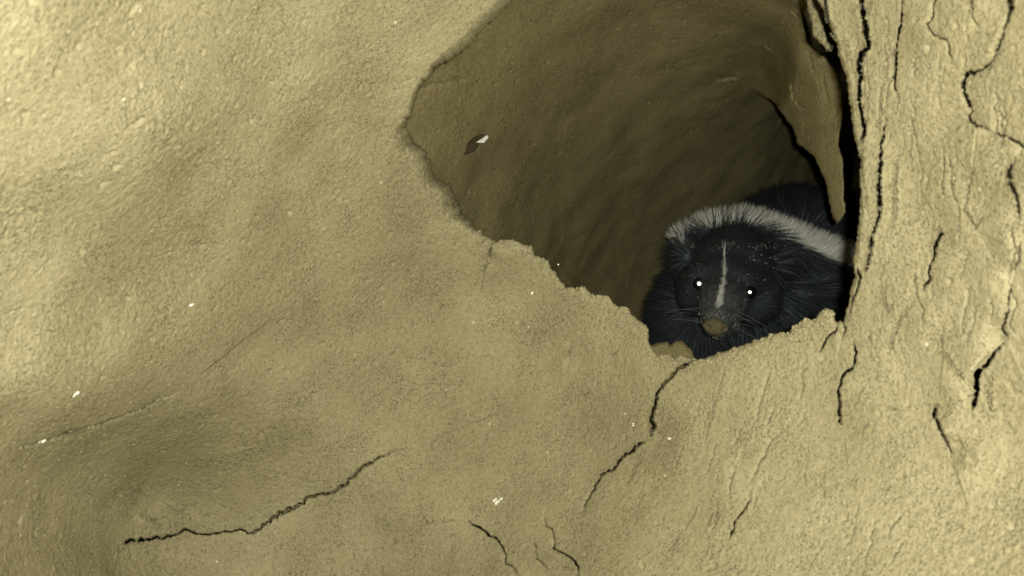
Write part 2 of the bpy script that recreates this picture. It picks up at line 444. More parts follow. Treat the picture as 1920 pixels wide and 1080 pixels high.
# snap the cut edge onto the outline
gsx = np.gradient(Scut, axis=1) / np.gradient(X, axis=1)
gsy = np.gradient(Scut, axis=0) / np.gradient(Y, axis=0)
gl = np.sqrt(gsx ** 2 + gsy ** 2) + 1e-6
near = (Scut < 0) & (Scut > -3.2)
shift = np.where(near, -Scut, 0)
Xs = X + shift * gsx / gl
Ys = Y + shift * gsy / gl
keep_v = Scut > -3.2

def unproject(Xp, Yp, Zp):
    return np.stack([(Xp - 960) / F * Zp, Zp, CAMZ + (540 - Yp) / F * Zp], -1)

V = unproject(Xs, Ys, Z)

def grid_normals(V):
    du = np.gradient(V, axis=1); dv = np.gradient(V, axis=0)
    n = np.cross(du, dv)
    n /= np.linalg.norm(n, axis=-1, keepdims=True) + 1e-12
    return n      # rows go down, columns go right: points to the camera

def smooth2(A, k):
    for _ in range(k):
        B = A.copy()
        B[1:-1, 1:-1] = 0.25 * A[1:-1, 1:-1] + 0.125 * (A[:-2, 1:-1] + A[2:, 1:-1] + A[1:-1, :-2] + A[1:-1, 2:]) \
            + 0.0625 * (A[:-2, :-2] + A[2:, 2:] + A[:-2, 2:] + A[2:, :-2])
        A = B
    return A

def earth_relief(V, amp=1.0, stretch=None):
    sh = V.shape[:2]
    p = V.reshape(-1, 3)
    if stretch is not None:
        p = p * np.array(stretch)
    n = 0.0028 * vnoise(p / 0.060, 1) + 0.0011 * vnoise(p / 0.026, 2) + 0.00022 * vnoise(p / 0.010, 3)
    patch = np.clip(0.75 + 1.4 * vnoise(p / 0.03, 9), 0.25, 1.7)
    n += patch * (0.00018 * vnoise(p / 0.0034, 5) + 0.00018 * vnoise(p / 0.0019, 6) + 0.00022 * vnoise(p / 0.0012, 10))
    # crumbs: small rounded grains stuck to the face
    n += 0.0007 * patch * np.clip(vnoise(p / 0.0024, 12) - 0.36, 0, 1)
    # small pits
    n -= 0.0030 * np.clip(vnoise(p / 0.0040, 8) - 0.42, 0, 1)
    return (n * amp).reshape(sh)

nrm = smooth2(grid_normals(V), 3)
V = V + nrm * (-1 if (nrm[NY // 2, 200] @ (-V[NY // 2, 200] + np.array([0, 0, CAMZ]))) < 0 else 1) * earth_relief(V)[..., None]

idx = np.arange(NX * NY).reshape(NY, NX)
q4 = np.stack([idx[:-1, :-1], idx[1:, :-1], idx[1:, 1:], idx[:-1, 1:]], -1)
ok = keep_v[:-1, :-1] & keep_v[1:, :-1] & keep_v[1:, 1:] & keep_v[:-1, 1:]
opn = (OPEN[:-1, :-1] + OPEN[1:, :-1] + OPEN[1:, 1:] + OPEN[:-1, 1:]) * 0.25 > 0.66
ok &= ~opn
anyw = (Scut[:-1, :-1] > 0) | (Scut[1:, :-1] > 0) | (Scut[1:, 1:] > 0) | (Scut[:-1, 1:] > 0)
quads = q4[ok & anyw]
Vf = V.reshape(-1, 3)

def compact(Vf, quads):
    used = np.zeros(len(Vf), bool); used[quads.ravel()] = True
    mp = np.cumsum(used) - 1
    return Vf[used], mp[quads], used

def boundary_edges(quads):
    e = np.concatenate([quads[:, [0, 1]], quads[:, [1, 2]], quads[:, [2, 3]], quads[:, [3, 0]]])
    key = np.sort(e, 1)
    k = key[:, 0].astype(np.int64) * 10_000_000 + key[:, 1]
    u, inv, cnt = np.unique(k, return_inverse=True, return_counts=True)
    return e[cnt[inv] == 1]

be = boundary_edges(quads)
flatS = Scut.ravel()
hole_e = be[(np.abs(flatS[be[:, 0]]) < 6) & (np.abs(flatS[be[:, 1]]) < 6)]
xf_, yf_ = X.ravel(), Y.ravel()
onb = (xf_ <= gx[0]) | (xf_ >= gx[-1]) | (yf_ <= gy[0]) | (yf_ >= gy[-1])
frame_e = be[onb[be[:, 0]] & onb[be[:, 1]]]

def extrude(Vf, quads, edges, fn, steps):
    """skirt the edges: fn(points, step) gives the moved points"""
    vid = np.unique(edges)
    mp = {int(v): k for k, v in enumerate(vid)}
    base = Vf[vid]
    prev = vid
    for s in range(1, steps + 1):
        nv = fn(base, s, vid)
        new = len(Vf) + np.arange(len(vid))
        Vf = np.vstack([Vf, nv])
        a = np.array([mp[int(v)] for v in edges[:, 0]]); b = np.array([mp[int(v)] for v in edges[:, 1]])
        quads = np.vstack([quads, np.stack([prev[b], prev[a], new[a], new[b]], -1)])
        prev = new
    return Vf, quads

gxf, gyf = (gsx / gl).ravel(), (gsy / gl).ravel()
def rim_fn(base, s, vid):
    # thickness of the broken edge: goes away from the camera and back under the wall
    d = base[:, 1]
    out = base.copy()
    k = 0.007 * s
    out[:, 1] += k
    f = (d + k) / d
    out[:, 0] = base[:, 0] * f + gxf[vid] * 0.0008 * s
    out[:, 2] = CAMZ + (base[:, 2] - CAMZ) * f - gyf[vid] * 0.0008 * s
    out += 0.0004 * np.stack([vnoise(out / 0.006, 31), vnoise(out / 0.006, 32), vnoise(out / 0.006, 33)], -1)
    return out
def back_fn(base, s, vid):
    out = base.copy()
    out[:, 1] -= 0.05 * s
    out[:, [0, 2]] += 0.004 * np.stack([vnoise(out / 0.05, 41), vnoise(out / 0.05, 42)], -1)
    return out
Vf, quads = extrude(Vf, quads, hole_e, rim_fn, 5)
Vf, quads = extrude(Vf, quads, frame_e, back_fn, 9)
Vf, quads, _ = compact(Vf, quads)
link('burrow_wall', mesh_from_arrays('burrow_wall', Vf, quads), M_EARTH, kind='structure',
     label='pale crumbly earth wall of the burrow with cracks and a ragged opening')

def wall_depth(px, py):
    i = int(np.clip(np.searchsorted(gx, px), 0, NX - 1)); j = int(np.clip(np.searchsorted(gy, py), 0, NY - 1))
    return V[j, i], nrm[j, i]

# ================================================================== the den chamber behind the opening
FLOOR = -0.100            # den floor below the lens
cx_ = axis(700, 1640, 2.4, 480, 2080)
cy_ = axis(-60, 700, 2.4, -330, 1060)
XC, YC = np.meshgrid(cx_, cy_)
ZC = tps(CC, XC, YC, 1e-4)
fl = np.where(YC > 545, -FLOOR * F / np.maximum(YC - 540, 5.0), 50.0)
kk = 0.03
hmix = np.clip(0.5 + 0.5 * (fl - ZC) / kk, 0, 1)
ZC = fl * (1 - hmix) + ZC * hmix - kk * hmix * (1 - hmix)
wallC = np.clip(tps(CTRL, XC, YC, 2e-5), 0.06, 0.6)
dC, _, _, _ = seg_dist(XC, YC, HOLE + [HOLE[0]])
SC = np.where(inside_poly(XC, YC, HOLE), -dC, dC)
ZC = np.maximum(ZC, wallC + 0.06 * ss(0, 45, SC) - 0.2 * ss(0, -30, SC))     # stays behind the outer wall
CCR = [([(780, 170), (815, 158), (850, 150), (880, 152)], 2.4, .006, 0, 40, 1, 2.0),
       ([(1340, 152), (1365, 147), (1385, 146)], 2.6, .006, 0, 50, -1, 2.0),
       ([(975, 30), (990, 38), (1000, 48)], 2.4, .005, 0, 30, 1, 2.0),
       ([(845, 140), (858, 146), (870, 152)], 2.4, .006, 0, 30, 1, 2.0)]
ZC = carve(XC, YC, ZC, cx_, cy_, CCR, 300)
VC = unproject(XC, YC, ZC)
nC = smooth2(grid_normals(VC), 3)
sgn = np.sign((nC[100, 100] @ (np.array([0, 0, CAMZ]) - VC[100, 100])))
fmask = ss(0.06, 0.0, VC[..., 2] - (CAMZ + FLOOR))
VC = VC + nC * sgn * (earth_relief(VC, 1.5) * (1 - 0.8 * fmask))[..., None]
ic = np.arange(XC.size).reshape(XC.shape)
qc = np.stack([ic[:-1, :-1], ic[1:, :-1], ic[1:, 1:], ic[:-1, 1:]], -1).reshape(-1, 4)
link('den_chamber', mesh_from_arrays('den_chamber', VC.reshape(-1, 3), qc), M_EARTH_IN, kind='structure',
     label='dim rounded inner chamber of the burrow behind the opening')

# ================================================================== hanging slab of the chamber roof on the right
fx = axis(1340, 1640, 2.0, 1300, 1900)
fy = axis(-40, 440, 2.0, -260, 640)
XF, YF = np.meshgrid(fx, fy)
EDGE = [(1385, 143), (1393, 150), (1420, 168), (1450, 195), (1470, 216), (1490, 240), (1497, 268), (1515, 283), (1530, 292), (1540, 318), (1552, 345), (1558, 375), (1564, 405), (1573, 418), (1585, 396), (1581, 370), (1583, 340), (1580, 300), (1573, 270), (1580, 220), (1578, 170), (1566, 132), (1545, 104), (1516, 82), (1507, 47), (1502, 0), (1497, -80), (1490, -400)]
ROOF = [(1460, -400), (1450, -120), (1430, -20), (1405, 60), (1385, 143)]      # here the slab grows out of the chamber roof
ej = jag(EDGE, 5.0, 1.3, 17)
poly = ROOF[:-1] + ej
dF, _, _, _ = seg_dist(XF, YF, poly + [poly[0]])
SF = np.where(inside_poly(XF, YF, poly), dF, -dF)
FC = [(1300, 60, 0.720), (1370, 135, 0.690), (1420, 165, 0.599), (1470, 215, 0.565), (1530, 290, 0.515), (1560, 380, 0.500), (1573, 415, 0.497), (1300, 20, 0.660), (1400, 40, 0.564),
    (1400, 90, 0.585), (1460, 40, 0.510), (1500, 60, 0.500), (1500, 150, 0.525), (1550, 200, 0.508), (1580, 300, 0.492), (1650, 100, 0.479), (1650, 300, 0.469), (1800, 100, 0.427),
    (1800, 400, 0.430), (1900, 600, 0.420), (1400, -250, 0.420), (1900, -250, 0.400), (1300, -100, 0.600)]
ZF = tps(FC, XF, YF, 1e-4)
dR, _, _, _ = seg_dist(XF, YF, ROOF)
mR = ss(105, 8, dR)
ZF = ZF * (1 - mR) + mR * (tps(CC, XF, YF, 1e-4) + 0.007)
ZF = ZF + 0.003 * (1 - mR) * (1 - np.sqrt(1 - np.minimum(np.clip(1 - SF / 4, 0, 1), 0.999) ** 2))
FCR = [([(1545, 130), (1545, 150), (1552, 175), (1556, 195)], 2.2, .005, .001, 20, 1, 1.2),
       ([(1475, 145), (1482, 165), (1490, 185), (1505, 200), (1518, 208)], 2.2, .004, .001, 20, 1, 2.0),
       ([(1492, 0), (1500, 15), (1508, 25)], 2.2, .006, .001, 20, 1, 1.2),
       ([(1455, 0), (1485, 22), (1505, 36)], 2.0, .004, .001, 20, 1, 1.2),
       ([(1425, 75), (1440, 88), (1452, 100)], 2.2, .004, .001, 20, 1, 2.0),
       ([(1385, 10), (1410, 28), (1440, 42)], 2.2, .004, .001, 20, 1, 2.0),
       ([(1515, 95), (1520, 120), (1528, 140)], 2.0, .003, .001, 20, 1, 2.0)]
ZF = carve(XF, YF, ZF, fx, fy, FCR, 400)
gx_ = np.gradient(SF, axis=1) / np.gradient(XF, axis=1); gy_ = np.gradient(SF, axis=0) / np.gradient(YF, axis=0)
gl_ = np.sqrt(gx_ ** 2 + gy_ ** 2) + 1e-6
nearF = (SF < 0) & (SF > -3.2)
shF = np.where(nearF, -SF, 0)
VF = unproject(XF + shF * gx_ / gl_, YF + shF * gy_ / gl_, ZF)
nF = smooth2(grid_normals(VF), 3)
VF = VF + nF * np.sign(nF[10, 150] @ (np.array([0, 0, CAMZ]) - VF[10, 150])) * earth_relief(VF, 1.0)[..., None]
iF = np.arange(XF.size).reshape(XF.shape)
q4 = np.stack([iF[:-1, :-1], iF[1:, :-1], iF[1:, 1:], iF[:-1, 1:]], -1)
kv = SF > -3.2
ok = kv[:-1, :-1] & kv[1:, :-1] & kv[1:, 1:] & kv[:-1, 1:]
aw = (SF[:-1, :-1] > 0) | (SF[1:, :-1] > 0) | (SF[1:, 1:] > 0) | (SF[:-1, 1:] > 0)
qF = q4[ok & aw]
beF = boundary_edges(qF)
sf = SF.ravel()
fr_ = (np.abs(sf) < 6) & (dR.ravel() > 14)
heF = beF[fr_[beF[:, 0]] & fr_[beF[:, 1]]]
gxF, gyF = (gx_ / gl_).ravel(), (gy_ / gl_).ravel()
def slab_fn(base, s, vid):
    d = base[:, 1]; k = 0.008 * s; out = base.copy(); out[:, 1] += k; f = (d + k) / d
    out[:, 0] = base[:, 0] * f + gxF[vid] * 0.0012 * s
    out[:, 2] = CAMZ + (base[:, 2] - CAMZ) * f - gyF[vid] * 0.0012 * s
    return out
VFf, qF = extrude(VF.reshape(-1, 3), qF, heF, slab_fn, 5)
VFf, qF, _ = compact(VFf, qF)
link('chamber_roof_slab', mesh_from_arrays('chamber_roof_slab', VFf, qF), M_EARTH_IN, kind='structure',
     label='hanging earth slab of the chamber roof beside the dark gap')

# ================================================================== little earth ledge behind the lowest dip of the rim
def make_patch(name, outline, zfun, mat, label, seed, amp=1.4, rnd=6.0, step=1.75):
    xs = [p[0] for p in outline]; ys = [p[1] for p in outline]
    lx = np.arange(min(xs) - 4, max(xs) + 5, step); ly = np.arange(min(ys) - 4, max(ys) + 5, step)
    XL, YL = np.meshgrid(lx, ly)
    lj = jag(outline, 4.0, amp, seed, closed=True)
    dL, _, _, _ = seg_dist(XL, YL, lj + [lj[0]])
    SL = np.where(inside_poly(XL, YL, lj), dL, -dL)
    ZL = zfun(XL, YL) + 0.003 * (1 - np.sqrt(1 - np.minimum(np.clip(1 - SL / rnd, 0, 1), 0.999) ** 2))
    hx = np.gradient(SL, axis=1) / step; hy = np.gradient(SL, axis=0) / step
    hl = np.sqrt(hx ** 2 + hy ** 2) + 1e-6
    shL = np.where((SL < 0) & (SL > -2.8), -SL, 0)
    VL = unproject(XL + shL * hx / hl, YL + shL * hy / hl, ZL)
    nL = smooth2(grid_normals(VL), 3)
    ci, cj = XL.shape[0] // 2, XL.shape[1] // 2
    VL = VL + nL * np.sign(nL[ci, cj] @ (np.array([0, 0, CAMZ]) - VL[ci, cj])) * earth_relief(VL, 1.0)[..., None]
    iL = np.arange(XL.size).reshape(XL.shape)
    q4 = np.stack([iL[:-1, :-1], iL[1:, :-1], iL[1:, 1:], iL[:-1, 1:]], -1)
    kv = SL > -2.8
    ok = kv[:-1, :-1] & kv[1:, :-1] & kv[1:, 1:] & kv[:-1, 1:]
    aw = (SL[:-1, :-1] > 0) | (SL[1:, :-1] > 0) | (SL[1:, 1:] > 0) | (SL[:-1, 1:] > 0)
    qL = q4[ok & aw]
    hxf, hyf = (hx / hl).ravel(), (hy / hl).ravel()
    def skirt(base, s, vid):
        d = base[:, 1]; k = 0.006 * s; out = base.copy(); out[:, 1] += k; f = (d + k) / d
        out[:, 0] = base[:, 0] * f + hxf[vid] * 0.0006 * s
        out[:, 2] = CAMZ + (base[:, 2] - CAMZ) * f - hyf[vid] * 0.0006 * s
        return out
    VLf, qL = extrude(VL.reshape(-1, 3), qL, boundary_edges(qL), skirt, 4)
    VLf, qL, _ = compact(VLf, qL)
    return link(name, mesh_from_arrays(name, VLf, qL), mat, kind='structure', label=label)

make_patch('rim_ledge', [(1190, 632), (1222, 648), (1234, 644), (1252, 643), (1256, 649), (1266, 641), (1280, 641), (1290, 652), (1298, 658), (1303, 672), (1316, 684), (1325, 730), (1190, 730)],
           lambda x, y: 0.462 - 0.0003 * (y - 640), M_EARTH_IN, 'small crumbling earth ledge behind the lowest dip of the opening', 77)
make_patch('wall_flake', [(1500, -140), (1512, -40), (1513, 22), (1519, 44), (1523, 67), (1535, 79), (1549, 94), (1559, 98), (1557, 87), (1549, 67), (1541, 44), (1533, 22), (1522, 0), (1517, -40), (1510, -140)],
           lambda x, y: 0.312 - 0.00035 * (x - 1530) + 0.0001 * (y - 50), M_EARTH, 'thin earth flake between the two dark slits at the top', 78, 0.8, 4.0, 1.25)

# ================================================================== the skunk
HEAD_ROLL = math.radians(-9.5)
E_R = Vector((math.cos(HEAD_ROLL), 0, math.sin(HEAD_ROLL)))      # to its left, our right
E_U = Vector((-math.sin(HEAD_ROLL), 0, math.cos(HEAD_ROLL)))
E_Y = Vector((0, 1, 0))

def ell(bm, c, a, b, d, tilt=0.0, basis=None, sub=3):
    """ellipsoid with half axes a (right), d (depth), b (up)"""
    R, U, D = basis or (Vector((1, 0, 0)), Vector((0, 0, 1)), Vector((0, 1, 0)))
    rt = Matrix.Rotation(tilt, 3, R)
    U2, D2 = rt @ U, rt @ D
    g = bmesh.ops.create_icosphere(bm, subdivisions=sub, radius=1.0)
    for v in g['verts']:
        x, y, z = v.co
        v.co = c + R * (x * a) + D2 * (y * d) + U2 * (z * b)

def chain(bm, pts, n=6):
    for (p0, r0), (p1, r1) in zip(pts[:-1], pts[1:]):
        for k in range(n + 1):
            t_ = k / n
            ell(bm, p0.lerp(p1, t_), *(3 * [r0 + (r1 - r0) * t_]), sub=2)

HB = (E_R, E_U, E_Y)
floor_z = CAMZ + FLOOR
bm = bmesh.new()
# skull, brow, cheeks
ell(bm, P(1367, 505, .615), .0290, .0270, .034, 0, HB)
ell(bm, P(1362, 528, .597), .0245, .0215, .028, 0, HB)
ell(bm, P(1312, 545, .606), .0165, .0190, .022, 0, HB)
ell(bm, P(1414, 562, .606), .0170, .0190, .022, 0, HB)
# muzzle
chain(bm, [(P(1358, 548, .586), .0195), (P(1353, 570, .572), .0162), (P(1347, 594, .562), .0125), (P(1344.5, 606, .557), .0105)], 5)
ell(bm, P(1349, 606, .574), .0125, .0080, .016, 0, HB)         # chin
# brow ridges over the eyes
ell(bm, P(1318, 512, .589), .0100, .0070, .010, 0, HB, 2)
ell(bm, P(1404, 527, .589), .0100, .0070, .010, 0, HB, 2)
# ears
for px, py, sgn_ in ((1288, 474, -1), (1456, 498, 1)):
    ell(bm, P(px, py, .622) , .0095, .0125, .006, math.radians(-12), HB, 2)
# neck and nape ridge
chain(bm, [(P(1372, 505, .63), .030), (P(1385, 500, .665), .036), (P(1395, 540, .71), .054)], 5)
chain(bm, [(P(1290, 458, .655), .0125), (P(1335, 446, .652), .0160), (P(1395, 440, .652), .0170), (P(1450, 456, .655), .0170), (P(1510, 482, .665), .018), (P(1575, 506, .675), .018)], 5)
# shoulders, chest, trunk, rump
ell(bm, P(1392, 570, .700), .070, .058, .060)
ell(bm, P(1300, 600, .690), .034, .044, .050)
ell(bm, P(1500, 590, .690), .044, .050, .050)
ell(bm, P(1450, 560, .770), .070, .066, .075)
ell(bm, P(1490, 485, .800), .074, .068, .080)
ell(bm, P(1560, 480, .880), .068, .068, .070)
# legs down to the den floor
def leg(px, d, zt, fwd):
    x0 = (px - 960) / F * d
    top = Vector((x0, d, zt)); kn = Vector((x0, d + 0.006, (zt + floor_z) / 2 - .004))
    an = Vector((x0, d - 0.004, floor_z + 0.012)); toe = Vector((x0, d - fwd, floor_z + 0.009))
    chain(bm, [(top, .022), (kn, .017), (an, .0115), (toe, .0085)], 5)
leg(1310, .665, CAMZ - 0.045, .020); leg(1470, .665, CAMZ - 0.045, .020)
leg(1440, .86, CAMZ - 0.045, .026); leg(1610, .90, CAMZ - 0.045, .026)
# tail lying away into the tunnel
chain(bm, [(P(1600, 500, .97), .030), (P(1680, 540, .975), .026), (P(1790, 570, .96), .022), (P(1880, 585, .94), .012)], 6)
me0 = bpy.data.meshes.new('skunk_base')
bm.to_mesh(me0); bm.free()
tmp = bpy.data.objects.new('skunk_tmp', me0); C.objects.link(tmp)
md = tmp.modifiers.new('remesh', 'REMESH'); md.mode = 'VOXEL'; md.voxel_size = 0.0026; md.use_smooth_shade = True
sm_ = tmp.modifiers.new('smooth', 'SMOOTH'); sm_.factor = 0.5; sm_.iterations = 7
dg = bpy.context.evaluated_depsgraph_get()
body_me = bpy.data.meshes.new_from_object(tmp.evaluated_get(dg))
body_me.name = 'skunk_body'
bpy.data.objects.remove(tmp)

nv = len(body_me.vertices)
BV = np.empty(nv * 3); body_me.vertices.foreach_get('co', BV); BV = BV.reshape(-1, 3)
body_me.calc_loop_triangles()
BT = np.empty(len(body_me.loop_triangles) * 3, dtype=np.int32); body_me.loop_triangles.foreach_get('vertices', BT); BT = BT.reshape(-1, 3)
bvh = BVHTree.FromPolygons([tuple(v) for v in BV], [tuple(int(i) for i in t_) for t_ in BT])
EYE = Vector((0, 0, CAMZ))
def hit(px, py):
    d = (P(px, py, 1.0) - EYE).normalized()
    loc, nr, _, _ = bvh.ray_cast(EYE, d)
    return loc, nr

def to_px(p):
    return 960 + p[:, 0] / p[:, 1] * F, 540 - (p[:, 2] - CAMZ) / p[:, 1] * F

NAPE = [(1262, 432), (1300, 408), (1345, 398), (1400, 392), (1440, 404), (1490, 428), (1530, 446), (1600, 476)]
BLAZE = [(1357, 474), (1358, 500), (1357, 525), (1352, 548), (1349, 569)]
def coat(p):
    """0 = black coat, 1 = white"""
    x, y = to_px(p)
    d, sd, _, _ = seg_dist(x, y, NAPE)
    nz = 6 * vnoise(p / 0.006, 71)
    w = ((d + nz < np.where(sd > 0, 27, 60)) & (p[:, 1] < .72) & (p[:, 1] > .615) & (x > 1255)).astype(float)
    d, _, arc, tot = seg_dist(x, y, BLAZE)
    wd = 1.2 + 5.0 * np.clip(arc / tot, 0, 1) ** 1.8
    w2 = ((d < wd) & (p[:, 1] < .612)).astype(float)
    return np.maximum(w, w2 * 0.9)

def fur_mat():
    m, nt, b = new_mat('skunk_fur')
    N, Lk = nt.nodes, nt.links
    at = N.new('ShaderNodeAttribute'); at.attribute_name = 'coat'
    mix = N.new('ShaderNodeMix'); mix.data_type = 'RGBA'
    Lk.new(at.outputs['Fac'], mix.inputs[0])
    mix.inputs[6].default_value = (0.030, 0.036, 0.037, 1)
    mix.inputs[7].default_value = (0.80, 0.78, 0.66, 1)
    Lk.new(mix.outputs[2], b.inputs['Base Color'])
    b.inputs['Roughness'].default_value = 0.45
    b.inputs['Specular IOR Level'].default_value = 0.32
    b.inputs['Specular Tint'].default_value = (0.85, 0.97, 1.0, 1)
    return m
M_FUR = fur_mat()
M_SKIN = None

base_pt = Vector((P(1440, 600, .76).x, .76, floor_z))
skunk = bpy.data.objects.new('skunk', None)
skunk.location = base_pt
C.objects.link(skunk)
bpy.context.view_layer.update()
skunk['label'] = 'black skunk with white nape stripe and thin white blaze crouching in the den'
skunk['category'] = 'skunk'

ca = body_me.attributes.new('coat', 'FLOAT', 'POINT')
dn_ = np.linalg.norm(BV - np.array(P(1344, 612, .545)), axis=1)
ca.data.foreach_set('value', np.maximum(coat(BV) * 0.6, 0.05 * np.clip(1.3 - dn_ / .032, 0, 1)).astype(np.float32))     # grey muzzle skin
body_me.polygons.foreach_set('use_smooth', np.ones(len(body_me.polygons), dtype=bool))
link('body', body_me, M_FUR, skunk)

# ---- fur
def make_fur(n, seed):
    rg = np.random.default_rng(seed)
    A, B, Cc = BV[BT[:, 0]], BV[BT[:, 1]], BV[BT[:, 2]]
    cr = np.cross(B - A, Cc - A)
    area = np.linalg.norm(cr, axis=1) * 0.5
    nr = cr / (2 * area[:, None] + 1e-15)
    cen = (A + B + Cc) / 3
    view = np.array([0, 0, CAMZ]) - cen
    view /= np.linalg.norm(view, axis=1, keepdims=True)
    facing = (nr * view).sum(1)
    wgt = np.where(facing > -0.35, 1.0, 0.12) * np.where(cen[:, 1] < .66, 2.2, 1.0) * np.where(np.linalg.norm(cen - np.array(P(1344, 612, .545)), axis=1) < .035, 2.5, 1.0) * np.where(cen[:, 1] > .80, 0.5, 1.0)
    pr = area * wgt; pr /= pr.sum()
    ti = rg.choice(len(BT), n, p=pr)
    r1, r2 = np.sqrt(rg.random(n)), rg.random(n)
    p = A[ti] * (1 - r1)[:, None] + B[ti] * (r1 * (1 - r2))[:, None] + Cc[ti] * (r1 * r2)[:, None]
    N_ = nr[ti]
    nose = np.array(P(1344, 612, .545))
    x, y = to_px(p)
    dn = np.linalg.norm(p - nose, axis=1)
    w = coat(p)
    # lie of the coat: away from the nose, over the crown and down the flanks
    flow = p - nose
    flow /= np.linalg.norm(flow, axis=1, keepdims=True) + 1e-9
    bodyness = ss(.050, .10, dn)
    down = np.array([0.0, 0.35, -0.55])
    flow = flow * (1 - 0.6 * bodyness)[:, None] + down * (0.6 * bodyness * (1 - w))[:, None]
    flow = flow - N_ * (flow * N_).sum(1)[:, None]
    flow /= np.linalg.norm(flow, axis=1, keepdims=True) + 1e-9
    ln = np.interp(dn, [0.0, .02, .04, .065, .09, .13], [.0022, .0038, .0048, .0065, .012, .019])
    nape = (w > .5) & (dn > .06)
    ln = np.where(nape, .0115, ln) * rg.uniform(.65, 1.2, n)
    lift = np.interp(dn, [0, .03, .07, .12], [.25, .30, .40, .48])
    lift = np.where(nape, 1.25, lift)
    clump = np.stack([vnoise(p / 0.007, 81), vnoise(p / 0.007, 82), vnoise(p / 0.007, 83)], -1)
    dr = flow + N_ * lift[:, None] + clump * 0.45 + rg.normal(0, .13, (n, 3))
    dr = np.where(nape[:, None], dr + np.array([0.0, 0.0, 0.5]), dr)
    dr /= np.linalg.norm(dr, axis=1, keepdims=True)
    bend = flow * 0.35 + np.array([0, 0, -0.10])
    wd = np.interp(dn, [0, .04, .1], [.00016, .00022, .00034]) * rg.uniform(.7, 1.3, n)
    sd = np.cross(dr, rg.normal(0, 1, (n, 3)))
    sd /= np.linalg.norm(sd, axis=1, keepdims=True) + 1e-9
    pts = []
    for t_ in (0.0, 0.4, 0.75, 1.0):
        pts.append(p - N_ * 0.0005 + (dr * t_ + bend * (0.5 * t_ * t_)) * ln[:, None])
    vs = np.empty((n, 7, 3))
    for k, taper in enumerate((1.0, 0.9, 0.6)):
        vs[:, 2 * k] = pts[k] - sd * (wd * taper * .5)[:, None]
        vs[:, 2 * k + 1] = pts[k] + sd * (wd * taper * .5)[:, None]
    vs[:, 6] = pts[3]
    o = (np.arange(n) * 7)[:, None]
    qd = np.concatenate([o + np.array([[0, 1, 3, 2]]), o + np.array([[2, 3, 5, 4]])])
    tr = o + np.array([[4, 5, 6]])
    # a few grizzled hairs, tips of nape hairs a little darker
    g = np.where(rg.random(n) < .005, .22, 0.0)
    val = np.maximum(w * rg.uniform(.7, 1.0, n), g * (dn < .2))
    # pale short hair round the nose, grey with dust
    dust = np.clip(1.35 - dn / .036, 0, 1) * rg.uniform(0, .34, n) ** 1.15
    val = np.maximum(val, dust)
    return vs.reshape(-1, 3), qd, tr, np.repeat(val, 7)

fv, fq, ft, fval = make_fur(120000, 5)
fur_me = mesh_from_arrays('skunk_fur', fv, fq, ft)
if len(fur_me.vertices) == len(fval):
    fa = fur_me.attributes.new('coat', 'FLOAT', 'POINT')
    fa.data.foreach_set('value', fval.astype(np.float32))
link('fur', fur_me, M_FUR, skunk, kind='stuff')

# ---- eyes with their shine
M_EYE = plain('eye_black', (0.008, 0.007, 0.006), 0.12, 0.5)
M_SHINE = plain('eyeshine_metal', (0.95, 0.97, 0.95), 0.33, 0.5, 1.0)
torch_p = Vector(torch.location)
for px, py, rr_ in ((1311, 532, .0023), (1406, 548, .0018)):
    loc, nr_ = hit(px, py)
    look = ((torch_p + EYE) * 0.5 - loc).normalized()
    c = loc - look * 0.0005
    b2 = bmesh.new(); bmesh.ops.create_uvsphere(b2, u_segments=24, v_segments=16, radius=0.0046)
    m_ = bpy.data.meshes.new('eye'); b2.to_mesh(m_); b2.free()
    for pl in m_.polygons: pl.use_smooth = True
    e = link('eye', m_, M_EYE)
    e.location = c
    bpy.context.view_layer.update()
    e.parent = skunk; e.matrix_parent_inverse = skunk.matrix_world.inverted()
    # added mirror dome on the eyeball, turned between torch and lens for eyeshine
    b2 = bmesh.new()
    rings, segs = 4, 20
    rot = Vector((0, 0, 1)).rotation_difference(look).to_matrix()
    R_ = 0.0052
    top = b2.verts.new(rot @ Vector((0, 0, 0.0046 + .00035)))
    prev = None
    for j in range(1, rings + 1):
        rad = rr_ * j / rings
        zz = 0.0046 + .00035 - (rad * rad) / (2 * .012) - (0.0006 if j == rings else 0)
        ring = [b2.verts.new(rot @ Vector((rad * math.cos(2 * math.pi * s_ / segs), rad * math.sin(2 * math.pi * s_ / segs), zz))) for s_ in range(segs)]
        for s_ in range(segs):
            if prev is None: b2.faces.new((top, ring[s_], ring[(s_ + 1) % segs]))
            else: b2.faces.new((prev[s_], ring[s_], ring[(s_ + 1) % segs], prev[(s_ + 1) % segs]))
        prev = ring
    m_ = bpy.data.meshes.new('eyeshine_disc'); b2.to_mesh(m_); b2.free()
    for pl in m_.polygons: pl.use_smooth = True
    pu = bpy.data.objects.new('eyeshine_disc', m_); C.objects.link(pu); m_.materials.append(M_SHINE)
    pu.parent = e

